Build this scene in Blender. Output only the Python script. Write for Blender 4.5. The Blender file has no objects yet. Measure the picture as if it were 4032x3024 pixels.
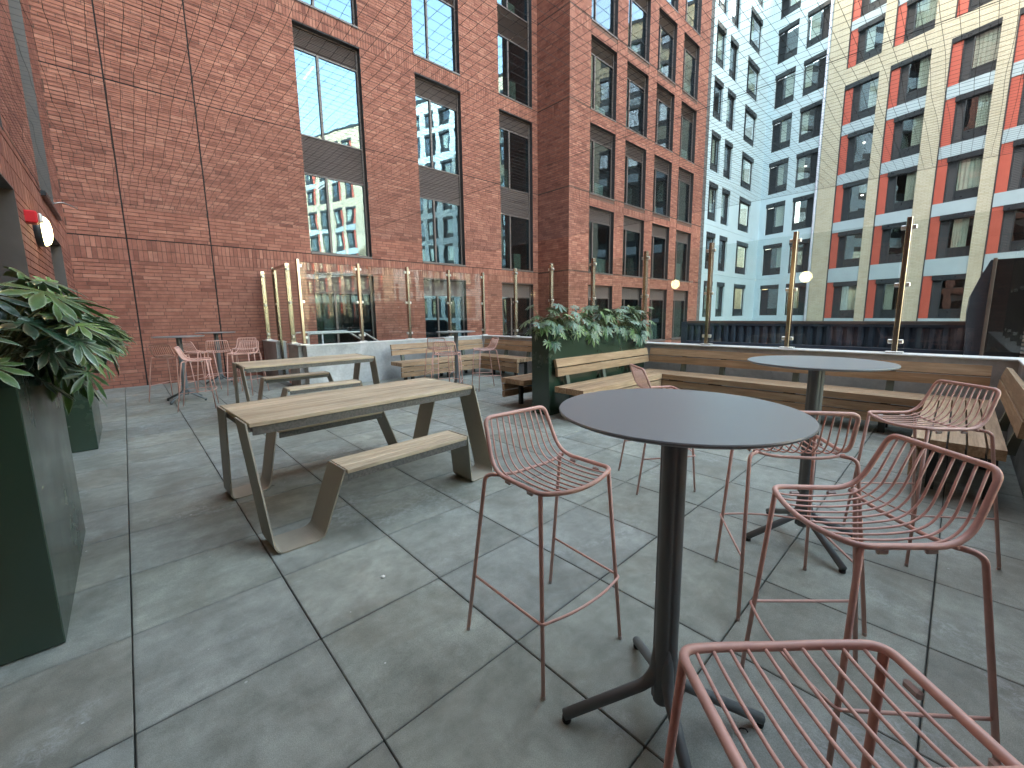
import bpy, math, random
import numpy as np
from mathutils import Vector, Matrix
R = math.radians
random.seed(7); rng = np.random.default_rng(7)
sc = bpy.context.scene
COL = sc.collection

# ---------------------------------------------------------------- camera, sky, sun, exposure
cam_d = bpy.data.cameras.new('camera'); cam = bpy.data.objects.new('camera', cam_d); COL.objects.link(cam)
F_PX, PITCH, ROLL, YAW, CAM_H = 1630.795, 0.1471613, -0.0132599, 0.820654, 1.37829
cp, sp, cr, sr = math.cos(PITCH), math.sin(PITCH), math.cos(ROLL), math.sin(ROLL)
fwd = Vector((math.cos(YAW)*cp, math.sin(YAW)*cp, -sp)); rt = Vector((math.sin(YAW), -math.cos(YAW), 0)); up = rt.cross(fwd)
r2 = cr*rt + sr*up; u2 = -sr*rt + cr*up
m = Matrix((r2, u2, -fwd)).transposed().to_4x4(); m.translation = (0, 0, CAM_H); cam.matrix_world = m
cam_d.sensor_width = 36; cam_d.lens = F_PX/4032*36; cam_d.shift_x = -9.2915/4032; cam_d.shift_y = -32.6425/4032
cam_d.clip_start = .02; cam_d.clip_end = 600
sc.camera = cam

SUN_EL, SUN_AZ = 27, 123.5      # degrees; azimuth from +X towards +Y
w = bpy.data.worlds.new('World'); sc.world = w; w.use_nodes = True
nt = w.node_tree; nt.nodes.clear()
out = nt.nodes.new('ShaderNodeOutputWorld'); bg = nt.nodes.new('ShaderNodeBackground'); sky = nt.nodes.new('ShaderNodeTexSky')
sky.sky_type = 'NISHITA'; sky.sun_disc = False; sky.sun_elevation = R(SUN_EL); sky.sun_rotation = R(90-SUN_AZ)
sky.air_density = 1.0; sky.dust_density = 2.6; sky.ozone_density = 1.0
bg.inputs[1].default_value = 0.15
tint = nt.nodes.new('ShaderNodeVectorMath'); tint.operation = 'MULTIPLY'; tint.inputs[1].default_value = (1.25, 1.02, .73)   # camera white balance for open shade
nt.links.new(sky.outputs[0], tint.inputs[0]); nt.links.new(tint.outputs[0], bg.inputs[0]); nt.links.new(bg.outputs[0], out.inputs[0])
sl = bpy.data.lights.new('sun', 'SUN'); sl.energy = 2.0; sl.angle = R(.53); sl.color = (1, .94, .86)
so = bpy.data.objects.new('sun', sl); COL.objects.link(so)
sd = Vector((math.cos(R(SUN_AZ))*math.cos(R(SUN_EL)), math.sin(R(SUN_AZ))*math.cos(R(SUN_EL)), math.sin(R(SUN_EL))))
so.rotation_euler = sd.to_track_quat('Z', 'Y').to_euler(); so.location = sd*60
vs = sc.view_settings; vs.view_transform = 'Standard'; vs.look = 'None'; vs.gamma = 1; vs.use_curve_mapping = False
vs.exposure = 4.42
sc.cycles.max_bounces = 8; sc.cycles.diffuse_bounces = 4; sc.cycles.glossy_bounces = 4; sc.cycles.transparent_max_bounces = 24
sc.cycles.use_denoising = True
sc.cycles.caustics_reflective = False; sc.cycles.caustics_refractive = False

# ---------------------------------------------------------------- helpers: meshes and objects
class MB:
    def __init__(s): s.v = []; s.f = []; s.sm = []
    def add(s, vs, fs, smooth=False):
        b = len(s.v); s.v += [tuple(p) for p in vs]; s.f += [tuple(i+b for i in f) for f in fs]; s.sm += [smooth]*len(fs)
    def box(s, x0, x1, y0, y1, z0, z1):
        if x0 > x1: x0, x1 = x1, x0
        if y0 > y1: y0, y1 = y1, y0
        if z0 > z1: z0, z1 = z1, z0
        s.add([(x0,y0,z0),(x1,y0,z0),(x1,y1,z0),(x0,y1,z0),(x0,y0,z1),(x1,y0,z1),(x1,y1,z1),(x0,y1,z1)],
              [(0,3,2,1),(4,5,6,7),(0,1,5,4),(1,2,6,5),(2,3,7,6),(3,0,4,7)])
        return s
    def bbox(s, x0, x1, y0, y1, z0, z1, b=.004):      # box with chamfered edges
        c = ((x0+x1)/2, (y0+y1)/2, (z0+z1)/2); h = (abs(x1-x0)/2, abs(y1-y0)/2, abs(z1-z0)/2)
        b = min(b, min(h)*.9); idx = {}; vs = []
        for sx in (-1, 1):
            for sy in (-1, 1):
                for sz in (-1, 1):
                    for a in range(3):
                        q = [h[0]-b, h[1]-b, h[2]-b]; q[a] = h[a]
                        idx[(sx,sy,sz,a)] = len(vs); vs.append((c[0]+sx*q[0], c[1]+sy*q[1], c[2]+sz*q[2]))
        fs = []
        S = (-1, 1)
        for a in range(3):
            o = [i for i in range(3) if i != a]
            for sa in S:
                l = []
                for p, q in ((-1,-1),(1,-1),(1,1),(-1,1)):
                    k = [0,0,0]; k[a] = sa; k[o[0]] = p; k[o[1]] = q; l.append(idx[(*k, a)])
                fs.append(l if (sa > 0) != (a == 1) else l[::-1])
        for a in range(3):
            o = [i for i in range(3) if i != a]
            for p in S:
                for q in S:
                    l = []
                    for sa, ax in ((-1,o[0]),(1,o[0]),(1,o[1]),(-1,o[1])):
                        k = [0,0,0]; k[a] = sa; k[o[0]] = p; k[o[1]] = q; l.append(idx[(*k, ax)])
                    fs.append(l)
        for sx in S:
            for sy in S:
                for sz in S: fs.append([idx[(sx,sy,sz,a)] for a in range(3)])
        s.add(vs, fs); return s
    def prism(s, pts, a, b, axis='x'):                # polygon pts in the plane across axis, extruded a..b
        n = len(pts)
        def P(t, p): return {'x': (t, p[0], p[1]), 'y': (p[0], t, p[1]), 'z': (p[0], p[1], t)}[axis]
        s.add([P(a, p) for p in pts] + [P(b, p) for p in pts],
              [tuple(range(n))[::-1], tuple(range(n, 2*n))] + [(i, (i+1) % n, n+(i+1) % n, n+i) for i in range(n)])
        return s
    def tube(s, path, r, n=8, closed=False, caps=True, smooth=True):
        P = [Vector(p) for p in path]; N = len(P)
        rr = r if isinstance(r, (list, tuple)) else [r]*N
        T = []
        for i in range(N):
            a = P[(i-1) % N] if (closed or i > 0) else P[i]; b = P[(i+1) % N] if (closed or i < N-1) else P[i]
            t = (b-a); T.append(t.normalized() if t.length > 1e-9 else Vector((0,0,1)))
        ref = Vector((0,0,1)) if abs(T[0].z) < .9 else Vector((1,0,0))
        u = T[0].cross(ref).normalized(); vs = []
        for i in range(N):
            u = (u - T[i]*u.dot(T[i]));  u = u.normalized() if u.length > 1e-6 else T[i].orthogonal().normalized()
            v = T[i].cross(u)
            for k in range(n):
                a = 2*math.pi*k/n; vs.append(P[i] + (u*math.cos(a)+v*math.sin(a))*rr[i])
        fs = []
        for i in range(N if closed else N-1):
            j = (i+1) % N
            for k in range(n): fs.append((i*n+k, i*n+(k+1) % n, j*n+(k+1) % n, j*n+k))
        if not closed and caps: fs += [tuple(range(n))[::-1], tuple((N-1)*n+k for k in range(n))]
        s.add(vs, fs, smooth); return s
    def lathe(s, prof, n=24, c=(0,0), smooth=True):
        vs = []; fs = []
        for (r, z) in prof:
            for k in range(n): a = 2*math.pi*k/n; vs.append((c[0]+r*math.cos(a), c[1]+r*math.sin(a), z))
        for i in range(len(prof)-1):
            for k in range(n): fs.append((i*n+k, i*n+(k+1) % n, (i+1)*n+(k+1) % n, (i+1)*n+k))
        s.add(vs, fs, smooth)
        s.add([vs[k] for k in range(n)], [tuple(range(n))[::-1]]); s.add([vs[(len(prof)-1)*n+k] for k in range(n)], [tuple(range(n))])
        return s
    def mesh(s, name, mat):
        me = bpy.data.meshes.new(name); me.from_pydata(s.v, [], s.f); me.materials.append(mat)
        me.polygons.foreach_set('use_smooth', s.sm); me.update(); return me
    def ob(s, name, mat, parent=None, **kw): return mk(name, s.mesh(name, mat), parent, **kw)

def mk(name, data, parent=None, loc=None, rot=None, label=None, cat=None, group=None, kind=None):
    o = bpy.data.objects.new(name, data); COL.objects.link(o)
    if parent: o.parent = parent
    if loc is not None: o.location = loc
    if rot is not None: o.rotation_euler = rot
    if label: o['label'] = label
    if cat: o['category'] = cat
    if group: o['group'] = group
    if kind: o['kind'] = kind
    return o
def thing(name, label, cat, loc=(0,0,0), rz=0, group=None): return mk(name, None, None, loc, (0,0,rz), label, cat, group)
KIDS = {}
def dup(root, loc, rz, label):
    r = root.copy(); COL.objects.link(r); r.location = loc; r.rotation_euler = (0,0,rz); r['label'] = label
    for ch in KIDS.get(root.name) or [c for c in root.children]:
        c = ch.copy(); COL.objects.link(c); c.parent = r
        for g in ch.children:
            q = g.copy(); COL.objects.link(q); q.parent = c
    return r
def fillet(pts, rad, seg=5, closed=False):
    P = [Vector(p) for p in pts]; N = len(P); out = []
    rads = rad if isinstance(rad, (list, tuple)) else [rad]*N
    for i in range(N):
        if not closed and i in (0, N-1): out.append(P[i]); continue
        a, b, c = P[(i-1) % N], P[i], P[(i+1) % N]; r_ = rads[i]
        d1, d2 = (a-b), (c-b); l = min(r_, d1.length*.48, d2.length*.48)
        if l < 1e-5: out.append(b); continue
        p, q = b+d1.normalized()*l, b+d2.normalized()*l
        for k in range(seg+1):
            t = k/seg; out.append(p*(1-t)**2 + b*2*t*(1-t) + q*t*t)
    return out

# ---------------------------------------------------------------- materials
def mat(name, col=(.5,.5,.5), rough=.5, metal=0., spec=.5):
    M = bpy.data.materials.new(name); M.use_nodes = True; b = M.node_tree.nodes['Principled BSDF']
    b.inputs['Base Color'].default_value = (*col, 1); b.inputs['Roughness'].default_value = rough; b.inputs['Metallic'].default_value = metal
    b.inputs['Specular IOR Level'].default_value = spec
    M.diffuse_color = (*col, 1); return M
class NT:
    def __init__(s, M): s.M = M; s.t = M.node_tree; s.b = s.t.nodes.get('Principled BSDF')
    def n(s, ty, **k):
        x = s.t.nodes.new('ShaderNode'+ty)
        for a, v in k.items(): setattr(x, a, v)
        return x
    def l(s, a, b): s.t.links.new(a, b)
    def coord(s, kind='Object', scale=(1,1,1), rot=(0,0,0)):
        c = s.n('TexCoord'); mp = s.n('Mapping'); mp.inputs['Scale'].default_value = scale; mp.inputs['Rotation'].default_value = rot
        s.l(c.outputs[kind], mp.inputs['Vector']); return mp.outputs[0]
    def noise(s, vec, scale=5, detail=4, rough=.55, dist=0):
        x = s.n('TexNoise'); x.inputs['Scale'].default_value = scale; x.inputs['Detail'].default_value = detail
        x.inputs['Roughness'].default_value = rough; x.inputs['Distortion'].default_value = dist
        if vec is not None: s.l(vec, x.inputs['Vector'])
        return x.outputs['Fac']
    def ramp(s, fac, stops):
        x = s.n('ValToRGB'); e = x.color_ramp.elements
        while len(e) < len(stops): e.new(.5)
        for i, (p, c) in enumerate(stops): e[i].position = p; e[i].color = (*c, 1) if len(c) == 3 else c
        s.l(fac, x.inputs['Fac']); return x.outputs['Color']
    def mix(s, fac, a, b, mode='MIX'):
        x = s.n('Mix', data_type='RGBA', blend_type=mode)
        for sock, v in ((x.inputs[0], fac), (x.inputs[6], a), (x.inputs[7], b)):
            if hasattr(v, 'links'): s.l(v, sock)
            else: sock.default_value = v if not isinstance(v, tuple) else (*v, 1)[:4]
        return x.outputs[2]
    def math(s, op, a, b=0., clamp=False):
        x = s.n('Math', operation=op); x.use_clamp = clamp
        for i, v in enumerate((a, b)):
            if hasattr(v, 'links'): s.l(v, x.inputs[i])
            else: x.inputs[i].default_value = v
        return x.outputs[0]
    def mr(s, v, a, b, c, d_):
        x = s.n('MapRange')
        for i, q in enumerate((v, a, b, c, d_)):
            if hasattr(q, 'links'): s.l(q, x.inputs[i])
            else: x.inputs[i].default_value = q
        return x.outputs[0]
    def bump(s, h, strength=.3, dist=.005):
        x = s.n('Bump'); x.inputs['Strength'].default_value = strength; x.inputs['Distance'].default_value = dist
        s.l(h, x.inputs['Height']); s.l(x.outputs[0], s.b.inputs['Normal']); return x
    def col(s, c): s.l(c, s.b.inputs['Base Color'])
    def rough(s, c): s.l(c, s.b.inputs['Roughness'])
    def attr(s, name): x = s.n('Attribute'); x.attribute_name = name; return x.outputs['Fac']
    def rnd(s): return s.n('ObjectInfo').outputs['Random']

def brick_mat(name, stops, sat=1):
    M = mat(name, rough=.85, spec=.25); t = NT(M); g = t.n('NewGeometry').outputs['Position']
    c = t.ramp(t.attr('tone'), stops)
    n1 = t.noise(g, 9, 5, .6); n2 = t.noise(g, 160, 3, .6); n3 = t.noise(g, .35, 3, .5)
    c = t.mix(1., c, t.ramp(n1, [(.3, (.82,.80,.80)), (.7, (1.12,1.12,1.12))]), 'MULTIPLY')
    c = t.mix(1., c, t.ramp(n2, [(.3, (.86,.86,.86)), (.7, (1.1,1.1,1.1))]), 'MULTIPLY')
    c = t.mix(1., c, t.ramp(n3, [(.35, (.9,.9,.9)), (.65, (1.07,1.07,1.07))]), 'MULTIPLY')
    t.col(c); t.bump(n2, .35, .0015); return M
RED = brick_mat('red_brick', [(0, (.205,.082,.062)), (.3, (.295,.122,.088)), (.7, (.345,.150,.108)), (1, (.42,.20,.145))])
GREYB = brick_mat('grey_brick', [(0, (.085,.085,.088)), (1, (.17,.17,.17))])
def plain(name, col, rough=.7, metal=0, var=.12, sc_=6, spec=.5, bump=.0):
    M = mat(name, col, rough, metal, spec); t = NT(M); g = t.n('NewGeometry').outputs['Position']
    n1 = t.noise(g, sc_, 5, .6)
    a = tuple(c*(1-var) for c in col); b = tuple(min(1, c*(1+var)) for c in col)
    t.col(t.ramp(n1, [(.3, a), (.7, b)]))
    if not metal: t.rough(t.mr(n1, .3, .7, max(.02, rough-.08), min(1, rough+.08)))
    if bump: t.bump(t.noise(g, sc_*25, 3), bump, .003)
    return M
MORTAR = plain('mortar', (.13,.072,.056), .95)
MORTARG = plain('dark_mortar', (.07,.07,.07), .95)
JOINT = plain('black_joint', (.012,.010,.010), .9)
FRAME = plain('bronze_frame', (.115,.092,.086), .45, 0, .08)
REVEAL = plain('dark_reveal', (.035,.032,.034), .5)
LOUV = plain('louvre_metal', (.20,.160,.150), .5, 0, .08)
LEFTREV = plain('brown_reveal', (.085,.072,.066), .55)
DARK = plain('dark_frame', (.027,.034,.040), .42)
DARKP = plain('dark_panel', (.022,.028,.033), .32)
GREYM = plain('galvanised_steel', (.42,.43,.42), .45, .6, .2, 30)
CONC = None
def concrete():
    M = mat('concrete', rough=.85, spec=.3); t = NT(M); g = t.n('NewGeometry').outputs['Position']
    n1 = t.noise(g, 1.3, 6, .62, .6); n2 = t.noise(g, 22, 4, .6); n3 = t.noise(g, 7, 5, .7)
    c = t.ramp(n1, [(.28, (.28,.285,.28)), (.5, (.43,.44,.44)), (.72, (.60,.61,.61))])
    c = t.mix(1., c, t.ramp(n2, [(.3, (.9,.9,.9)), (.7, (1.08,1.08,1.08))]), 'MULTIPLY')
    c = t.mix(t.ramp(n3, [(.66, (0,0,0)), (.74, (.7,.7,.7))]), c, (.16,.155,.15))
    t.col(c); t.bump(t.math('ADD', n2, n1), .25, .004); return M
CONC = concrete()
COPING = plain('pale_coping', (.60,.61,.60), .5, 0, .1, 3)
def slab_mat():
    M = mat('concrete_slab', rough=.6, spec=.42); t = NT(M); g = t.n('NewGeometry').outputs['Position']
    rd = t.rnd()
    off = t.n('Combine' + 'XYZ'); t.l(t.math('MULTIPLY', rd, 37.), off.inputs[0]); t.l(t.math('MULTIPLY', rd, 91.), off.inputs[1])
    add = t.n('VectorMath', operation='ADD'); t.l(g, add.inputs[0]); t.l(off.outputs[0], add.inputs[1]); v = add.outputs[0]
    n1 = t.noise(v, 2.3, 6, .62, .5); n2 = t.noise(v, 9, 5, .65, .3); n3 = t.noise(g, 330, 2, .6); nb = t.noise(g, .5, 4, .55)
    st = t.n('Mapping'); st.inputs['Scale'].default_value = (2.0, 17, 1); st.inputs['Rotation'].default_value = (0,0,R(-12)); t.l(v, st.inputs['Vector'])
    n4 = t.noise(st.outputs[0], 1.2, 5, .6, .4)
    c = t.ramp(n1, [(.28, (.185,.198,.178)), (.5, (.250,.265,.240)), (.72, (.325,.342,.312))])
    c = t.mix(1., c, t.ramp(n2, [(.32, (.80,.81,.80)), (.68, (1.16,1.16,1.16))]), 'MULTIPLY')
    c = t.mix(1., c, t.ramp(n3, [(.3, (.74,.74,.74)), (.7, (1.24,1.24,1.24))]), 'MULTIPLY')
    c = t.mix(1., c, t.ramp(nb, [(.35, (.88,.88,.87)), (.65, (1.1,1.1,1.1))]), 'MULTIPLY')
    c = t.mix(1., c, t.ramp(n4, [(.3, (.95,.95,.95)), (.7, (1.05,1.05,1.05))]), 'MULTIPLY')
    c = t.mix(1., c, t.ramp(rd, [(0, (.90,.87,.83)), (.25, (1.04,1.06,1.02)), (.5, (.95,.97,.99)), (.75, (1.09,1.08,1.03)), (1, (.88,.90,.91))]), 'MULTIPLY')
    # pale efflorescence patches and brown stains with a shape of their own
    e = t.noise(g, 1.15, 5, .62, 1.2); ee = t.noise(g, 26, 5, .75, .8)
    c = t.mix(t.math('MULTIPLY', t.ramp(e, [(.545, (0,0,0)), (.66, (1,1,1))]), t.ramp(ee, [(.46, (0,0,0)), (.60, (.42,.42,.42))])), c, (.50,.53,.54))
    s_ = t.noise(g, 1.9, 4, .6, .8)
    c = t.mix(t.ramp(s_, [(.54, (0,0,0)), (.72, (.55,.55,.55))]), c, (.150,.138,.105))
    # small pale paint flecks and dark gum spots
    for sc_v, th_v, colr, sd_ in ((4.3, .030, (.66,.68,.67), 0), (2.3, .024, (.05,.048,.042), 7), (9., .045, (.46,.48,.46), 3)):
        vo = t.n('TexVoronoi'); vo.inputs['Scale'].default_value = sc_v; of = t.n('VectorMath', operation='ADD'); t.l(g, of.inputs[0]); of.inputs[1].default_value = (sd_, sd_*.7, 0)
        t.l(of.outputs[0], vo.inputs['Vector']); keep = t.n('SeparateColor'); t.l(vo.outputs['Color'], keep.inputs[0])
        msk = t.math('MULTIPLY', t.math('LESS_THAN', t.math('ADD', vo.outputs['Distance'], t.math('MULTIPLY', t.math('SUBTRACT', n2, .5), .05)), th_v), t.math('GREATER_THAN', keep.outputs[0], .62))
        c = t.mix(t.math('MULTIPLY', msk, .75), c, colr)
    # dirt along slab edges
    co = t.n('TexCoord').outputs['Object']; sx = t.n('SeparateXYZ'); t.l(co, sx.inputs[0])
    ex = t.math('SUBTRACT', .298, t.math('ABSOLUTE', sx.outputs[0])); ey = t.math('SUBTRACT', .298, t.math('ABSOLUTE', sx.outputs[1]))
    ed = t.math('ADD', t.math('MINIMUM', ex, ey), t.math('MULTIPLY', t.math('SUBTRACT', n2, .5), .035))
    c = t.mix(t.mr(ed, 0, .022, .35, 0), c, (.115,.118,.112))
    t.col(c); t.rough(t.mr(n1, .3, .7, .50, .68)); t.bump(t.math('ADD', n3, t.math('MULTIPLY', n2, .7)), .35, .0022); return M
SLAB = slab_mat()
def wood(name, axis, cols, gscale=1., rough=.55):
    M = mat(name, rough=rough, spec=.35); t = NT(M)
    s_ = {'x': (.55, 9, 9), 'y': (9, .55, 9)}[axis]
    co = t.n('TexCoord').outputs['Object']; rd = t.rnd()
    off = t.n('CombineXYZ'); t.l(t.math('MULTIPLY', rd, 17.), off.inputs[0]); t.l(t.math('MULTIPLY', rd, 31.), off.inputs[1]); t.l(t.math('MULTIPLY', rd, 11.), off.inputs[2])
    add = t.n('VectorMath', operation='ADD'); t.l(co, add.inputs[0]); t.l(off.outputs[0], add.inputs[1])
    mp = t.n('Mapping'); mp.inputs['Scale'].default_value = tuple(q*gscale for q in s_); t.l(add.outputs[0], mp.inputs['Vector'])
    n1 = t.noise(mp.outputs[0], 1.5, 6, .6, 1.0); n2 = t.noise(mp.outputs[0], 8, 5, .7, .4); n3 = t.noise(add.outputs[0], 3, 3)
    c = t.ramp(n1, [(.25, cols[0]), (.5, cols[1]), (.75, cols[2])])
    c = t.mix(1., c, t.ramp(n2, [(.3, (.70,.67,.64)), (.65, (1.12,1.12,1.12))]), 'MULTIPLY')
    c = t.mix(1., c, t.ramp(n3, [(.3, (.9,.9,.9)), (.7, (1.08,1.08,1.08))]), 'MULTIPLY')
    c = t.mix(1., c, t.ramp(rd, [(0, (.84,.83,.81)), (1, (1.13,1.12,1.10))]), 'MULTIPLY')
    t.col(c); t.bump(n2, .4, .002); return M
BW = [(.26,.165,.098), (.40,.275,.172), (.53,.40,.275)]
WX = wood('bench_wood_x', 'x', BW); WY = wood('bench_wood_y', 'y', BW)
PW = wood('picnic_wood', 'x', [(.35,.275,.190), (.49,.40,.290), (.61,.525,.40)], 1.2)
PINK = plain('pink_powder_coat', (.60,.345,.290), .40, 0, .10, 28)
PINKD = plain('clear_glide', (.45,.36,.33), .3)
TTOP = mat('graphite_table_top', (.205,.225,.235), .36, 0, .65)
TPOLE = mat('graphite_metal', (.135,.150,.155), .45, 0, .5)
RUBBER = mat('black_rubber', (.012,.012,.012), .7)
LEG = plain('taupe_powder_coat', (.30,.272,.215), .5, 0, .07, 25)
SUBF = plain('grimy_zinc_rail', (.105,.10,.092), .5, .2, .4, 60)
GREEN = plain('dark_green_planter', (.026,.050,.032), .22, 0, .06, 2., .8)
BSTEEL = plain('black_steel', (.020,.024,.022), .45)
GRSTEEL = plain('green_grey_bracket', (.085,.105,.085), .5)
SOIL = plain('planter_soil', (.03,.022,.015), .95, 0, .4, 40)
POST = plain('bronze_steel_post', (.40,.35,.29), .24, 1., .12, 3)
CLAMP = plain('steel_clamp', (.72,.72,.70), .3, .9, .05)
YEL = None
def yellow():
    M = mat('yellow_brick', rough=.85, spec=.2); t = NT(M)
    co = t.n('TexCoord').outputs['Object']; sx = t.n('SeparateXYZ'); t.l(co, sx.inputs[0]); cb = t.n('CombineXYZ'); t.l(sx.outputs[0], cb.inputs[0]); t.l(sx.outputs[2], cb.inputs[1])
    br = t.n('TexBrick'); t.l(cb.outputs[0], br.inputs['Vector']); br.offset = .5
    br.inputs['Color1'].default_value = (.48,.455,.36,1); br.inputs['Color2'].default_value = (.37,.33,.22,1); br.inputs['Mortar'].default_value = (.38,.355,.27,1)
    br.inputs['Scale'].default_value = 1; br.inputs['Mortar Size'].default_value = .012; br.inputs['Brick Width'].default_value = .29; br.inputs['Row Height'].default_value = .075
    br.inputs['Bias'].default_value = -.55
    n = t.noise(co, 1.1, 4); n2 = t.noise(co, 14, 3)
    c = t.mix(1., br.outputs['Color'], t.ramp(n, [(.3, (.92,.92,.92)), (.7, (1.08,1.08,1.08))]), 'MULTIPLY')
    c = t.mix(1., c, t.ramp(n2, [(.3, (.93,.93,.92)), (.7, (1.06,1.06,1.06))]), 'MULTIPLY')
    t.col(c); bp = t.bump(br.outputs['Fac'], .5, .01); bp.invert = True; return M
YEL = yellow()
BLUE = plain('pale_blue_panel', (.45,.57,.62), .5, 0, .05, 1.3)
SPAN = plain('blue_grey_spandrel', (.33,.42,.46), .5, 0, .05, 1.3)
ORANGE = plain('orange_panel', (.40,.088,.060), .5, 0, .06, 3)
CURT = plain('pale_curtain', (.78,.82,.75), .8, 0, .1, 2)
PIPE = plain('grey_downpipe', (.42,.44,.52), .5)
NAVY = plain('navy_sheeting', (.055,.078,.105), .5, 0, .2, 4)
BROWNR = plain('brown_rail', (.16,.12,.10), .5)
BLACKM = plain('black_unit', (.012,.013,.014), .35)
MEMB = plain('roof_membrane', (.05,.055,.06), .35, 0, .3, 2)
GROUND = plain('asphalt', (.05,.05,.052), .85)
NET = mat('net_cord', (.025,.025,.025), .8)
REDP = mat('red_plastic', (.60,.02,.03), .35)
WHITE = mat('white_plastic', (.75,.74,.70), .4)
ROOMW = plain('office_wall', (.20,.23,.22), .9)
ROOMC = plain('pale_cabinet', (.42,.50,.44), .6)
def emis(name, col, s_):
    M = mat(name, col); b = M.node_tree.nodes['Principled BSDF']; b.inputs['Emission Color'].default_value = (*col, 1); b.inputs['Emission Strength'].default_value = s_; return M
TUBEL = emis('office_strip_light', (.9,.95,1), .14)
SPOTL = emis('ceiling_spot', (1,.93,.8), .5)
LAMPL = emis('opal_lamp_glass', (1,.80,.38), 1.1)
def glass(name, f0, refl, tint=(1,1,1), wav=0, rough=0.):
    M = bpy.data.materials.new(name); M.use_nodes = True; t = NT(M); nt_ = M.node_tree; nt_.nodes.clear()
    o = t.n('OutputMaterial'); mx = t.n('MixShader'); tr = t.n('BsdfTransparent'); gl = t.n('BsdfGlossy')
    tr.inputs[0].default_value = (*tint, 1); gl.inputs['Roughness'].default_value = rough; gl.inputs[0].default_value = (*refl, 1)
    ge = t.n('NewGeometry'); dt = t.n('VectorMath', operation='DOT_PRODUCT'); t.l(ge.outputs['Incoming'], dt.inputs[0]); t.l(ge.outputs['Normal'], dt.inputs[1])
    c_ = t.math('SUBTRACT', 1., t.math('ABSOLUTE', dt.outputs['Value'])); f_ = f0+.04*(1-f0)
    fac = t.math('ADD', f_, t.math('MULTIPLY', t.math('POWER', c_, 5.), 1-f_), clamp=True)
    if wav:
        g = t.n('NewGeometry').outputs['Position']; b = t.n('Bump'); b.inputs['Strength'].default_value = 1.; b.inputs['Distance'].default_value = wav
        t.l(t.noise(g, 1.6, 1.5, .4), b.inputs['Height']); t.l(b.outputs[0], gl.inputs['Normal'])
    t.l(fac, mx.inputs[0]); t.l(tr.outputs[0], mx.inputs[1]); t.l(gl.outputs[0], mx.inputs[2]); t.l(mx.outputs[0], o.inputs[0])
    return M
GA = glass('office_window_glass', .13, (.54,.80,1), (.55,.62,.60), .0016)
GT = glass('tower_window_glass', .06, (.70,.85,1), (.60,.66,.66), .0016)
GF = glass('flat_window_glass', .10, (.85,.92,1), (.8,.84,.82), .003)
GB = glass('balustrade_glass', .0, (1,1,1), (.93,.955,.945))
def leafmat(name, g0, g1, rim):
    M = mat(name, g0, .30, spec=.55); t = NT(M); rd = t.rnd()
    e = t.attr('edge'); co = t.n('TexCoord').outputs['Object']; n = t.noise(co, 30, 3)
    base = t.mix(rd, g0, g1); base = t.mix(1., base, t.ramp(n, [(.3, (.8,.8,.8)), (.7, (1.2,1.2,1.2))]), 'MULTIPLY')
    f = t.math('MULTIPLY', t.ramp(t.math('ADD', e, t.math('MULTIPLY', t.math('SUBTRACT', n, .5), .5)), [(.62, (0,0,0)), (.95, (1,1,1))]), t.mr(rd, 0, 1, .25, 1.))
    t.col(t.mix(f, base, rim))
    t.b.inputs['Subsurface Weight'].default_value = 0
    return M
LEAF = leafmat('fatsia_leaf', (.026,.080,.022), (.11,.21,.05), (.38,.47,.32))
LEAFB = leafmat('fatsia_leaf_bluish', (.030,.090,.052), (.080,.16,.085), (.52,.60,.50))
STEM = plain('plant_stem', (.10,.12,.04), .6)

# ---------------------------------------------------------------- walls of real bricks
CH = .073375; Z0 = 3.0
def cells(x0, x1, z0, z1, ops):
    xs = sorted({x0, x1, *[max(x0, min(x1, v)) for o in ops for v in (o[0], o[1])]})
    res = []
    for a, b in zip(xs, xs[1:]):
        if b-a < 1e-6: continue
        mx = (a+b)/2; cut = sorted((max(z0, o[2]), min(z1, o[3])) for o in ops if o[0] < mx < o[1] and o[3] > z0 and o[2] < z1)
        z = z0
        for c, d_ in cut:
            if c > z+1e-6: res.append((a, b, z, c))
            z = max(z, d_)
        if z < z1-1e-6: res.append((a, b, z, z1))
    return res
def brick_rows(x0, x1, z0, z1, ops, vj=(), hj=(), sold=(), L=.29, seed=0):
    """bricks as (xa, xb, za, zb, full); courses are locked to Z0"""
    rr = random.Random(seed); B = []
    k = math.ceil((z0-Z0)/CH-1e-6)
    jg = .022
    while Z0+k*CH < z1-1e-6:
        za = Z0+k*CH; zb = za+CH-.0115; step = 1; w_ = L
        for (sa, sb) in sold:
            if sa-1e-4 <= za < sb-1e-4: step = 3; zb = za+3*CH-.0115; w_ = CH+.0015
        for h in hj:
            if za < h <= zb+.013: zb = h-jg
            if za <= h < zb: za = h+.001
        segs = [(x0, x1)]
        cut = [(o[0], o[1]) for o in ops if o[2] < zb-.02 and o[3] > za+.02] + [(v-.013, v+.013) for v in vj]
        for c, d_ in sorted(cut):
            ns = []
            for a, b in segs:
                if d_ <= a or c >= b: ns.append((a, b)); continue
                if c > a: ns.append((a, c))
                if d_ < b: ns.append((d_, b))
            segs = ns
        off = rr.choice((0, .25, .5, .62, .37))*w_ if step == 1 else 0
        for a, b in segs:
            x = math.floor((a-off)/w_)*w_+off
            while x < b-.012:
                xa, xb = max(a, x), min(b, x+w_-.0095)
                if xb-xa > .012: B.append((xa, xb, za, zb, xb-xa > w_-.0096 and step == 1 and zb-za > CH-.0117))
                x += w_
        k += step
    return B
def tones(n, r_): return np.clip(r_.beta(2.2, 2.2, n), 0, 1)
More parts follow.
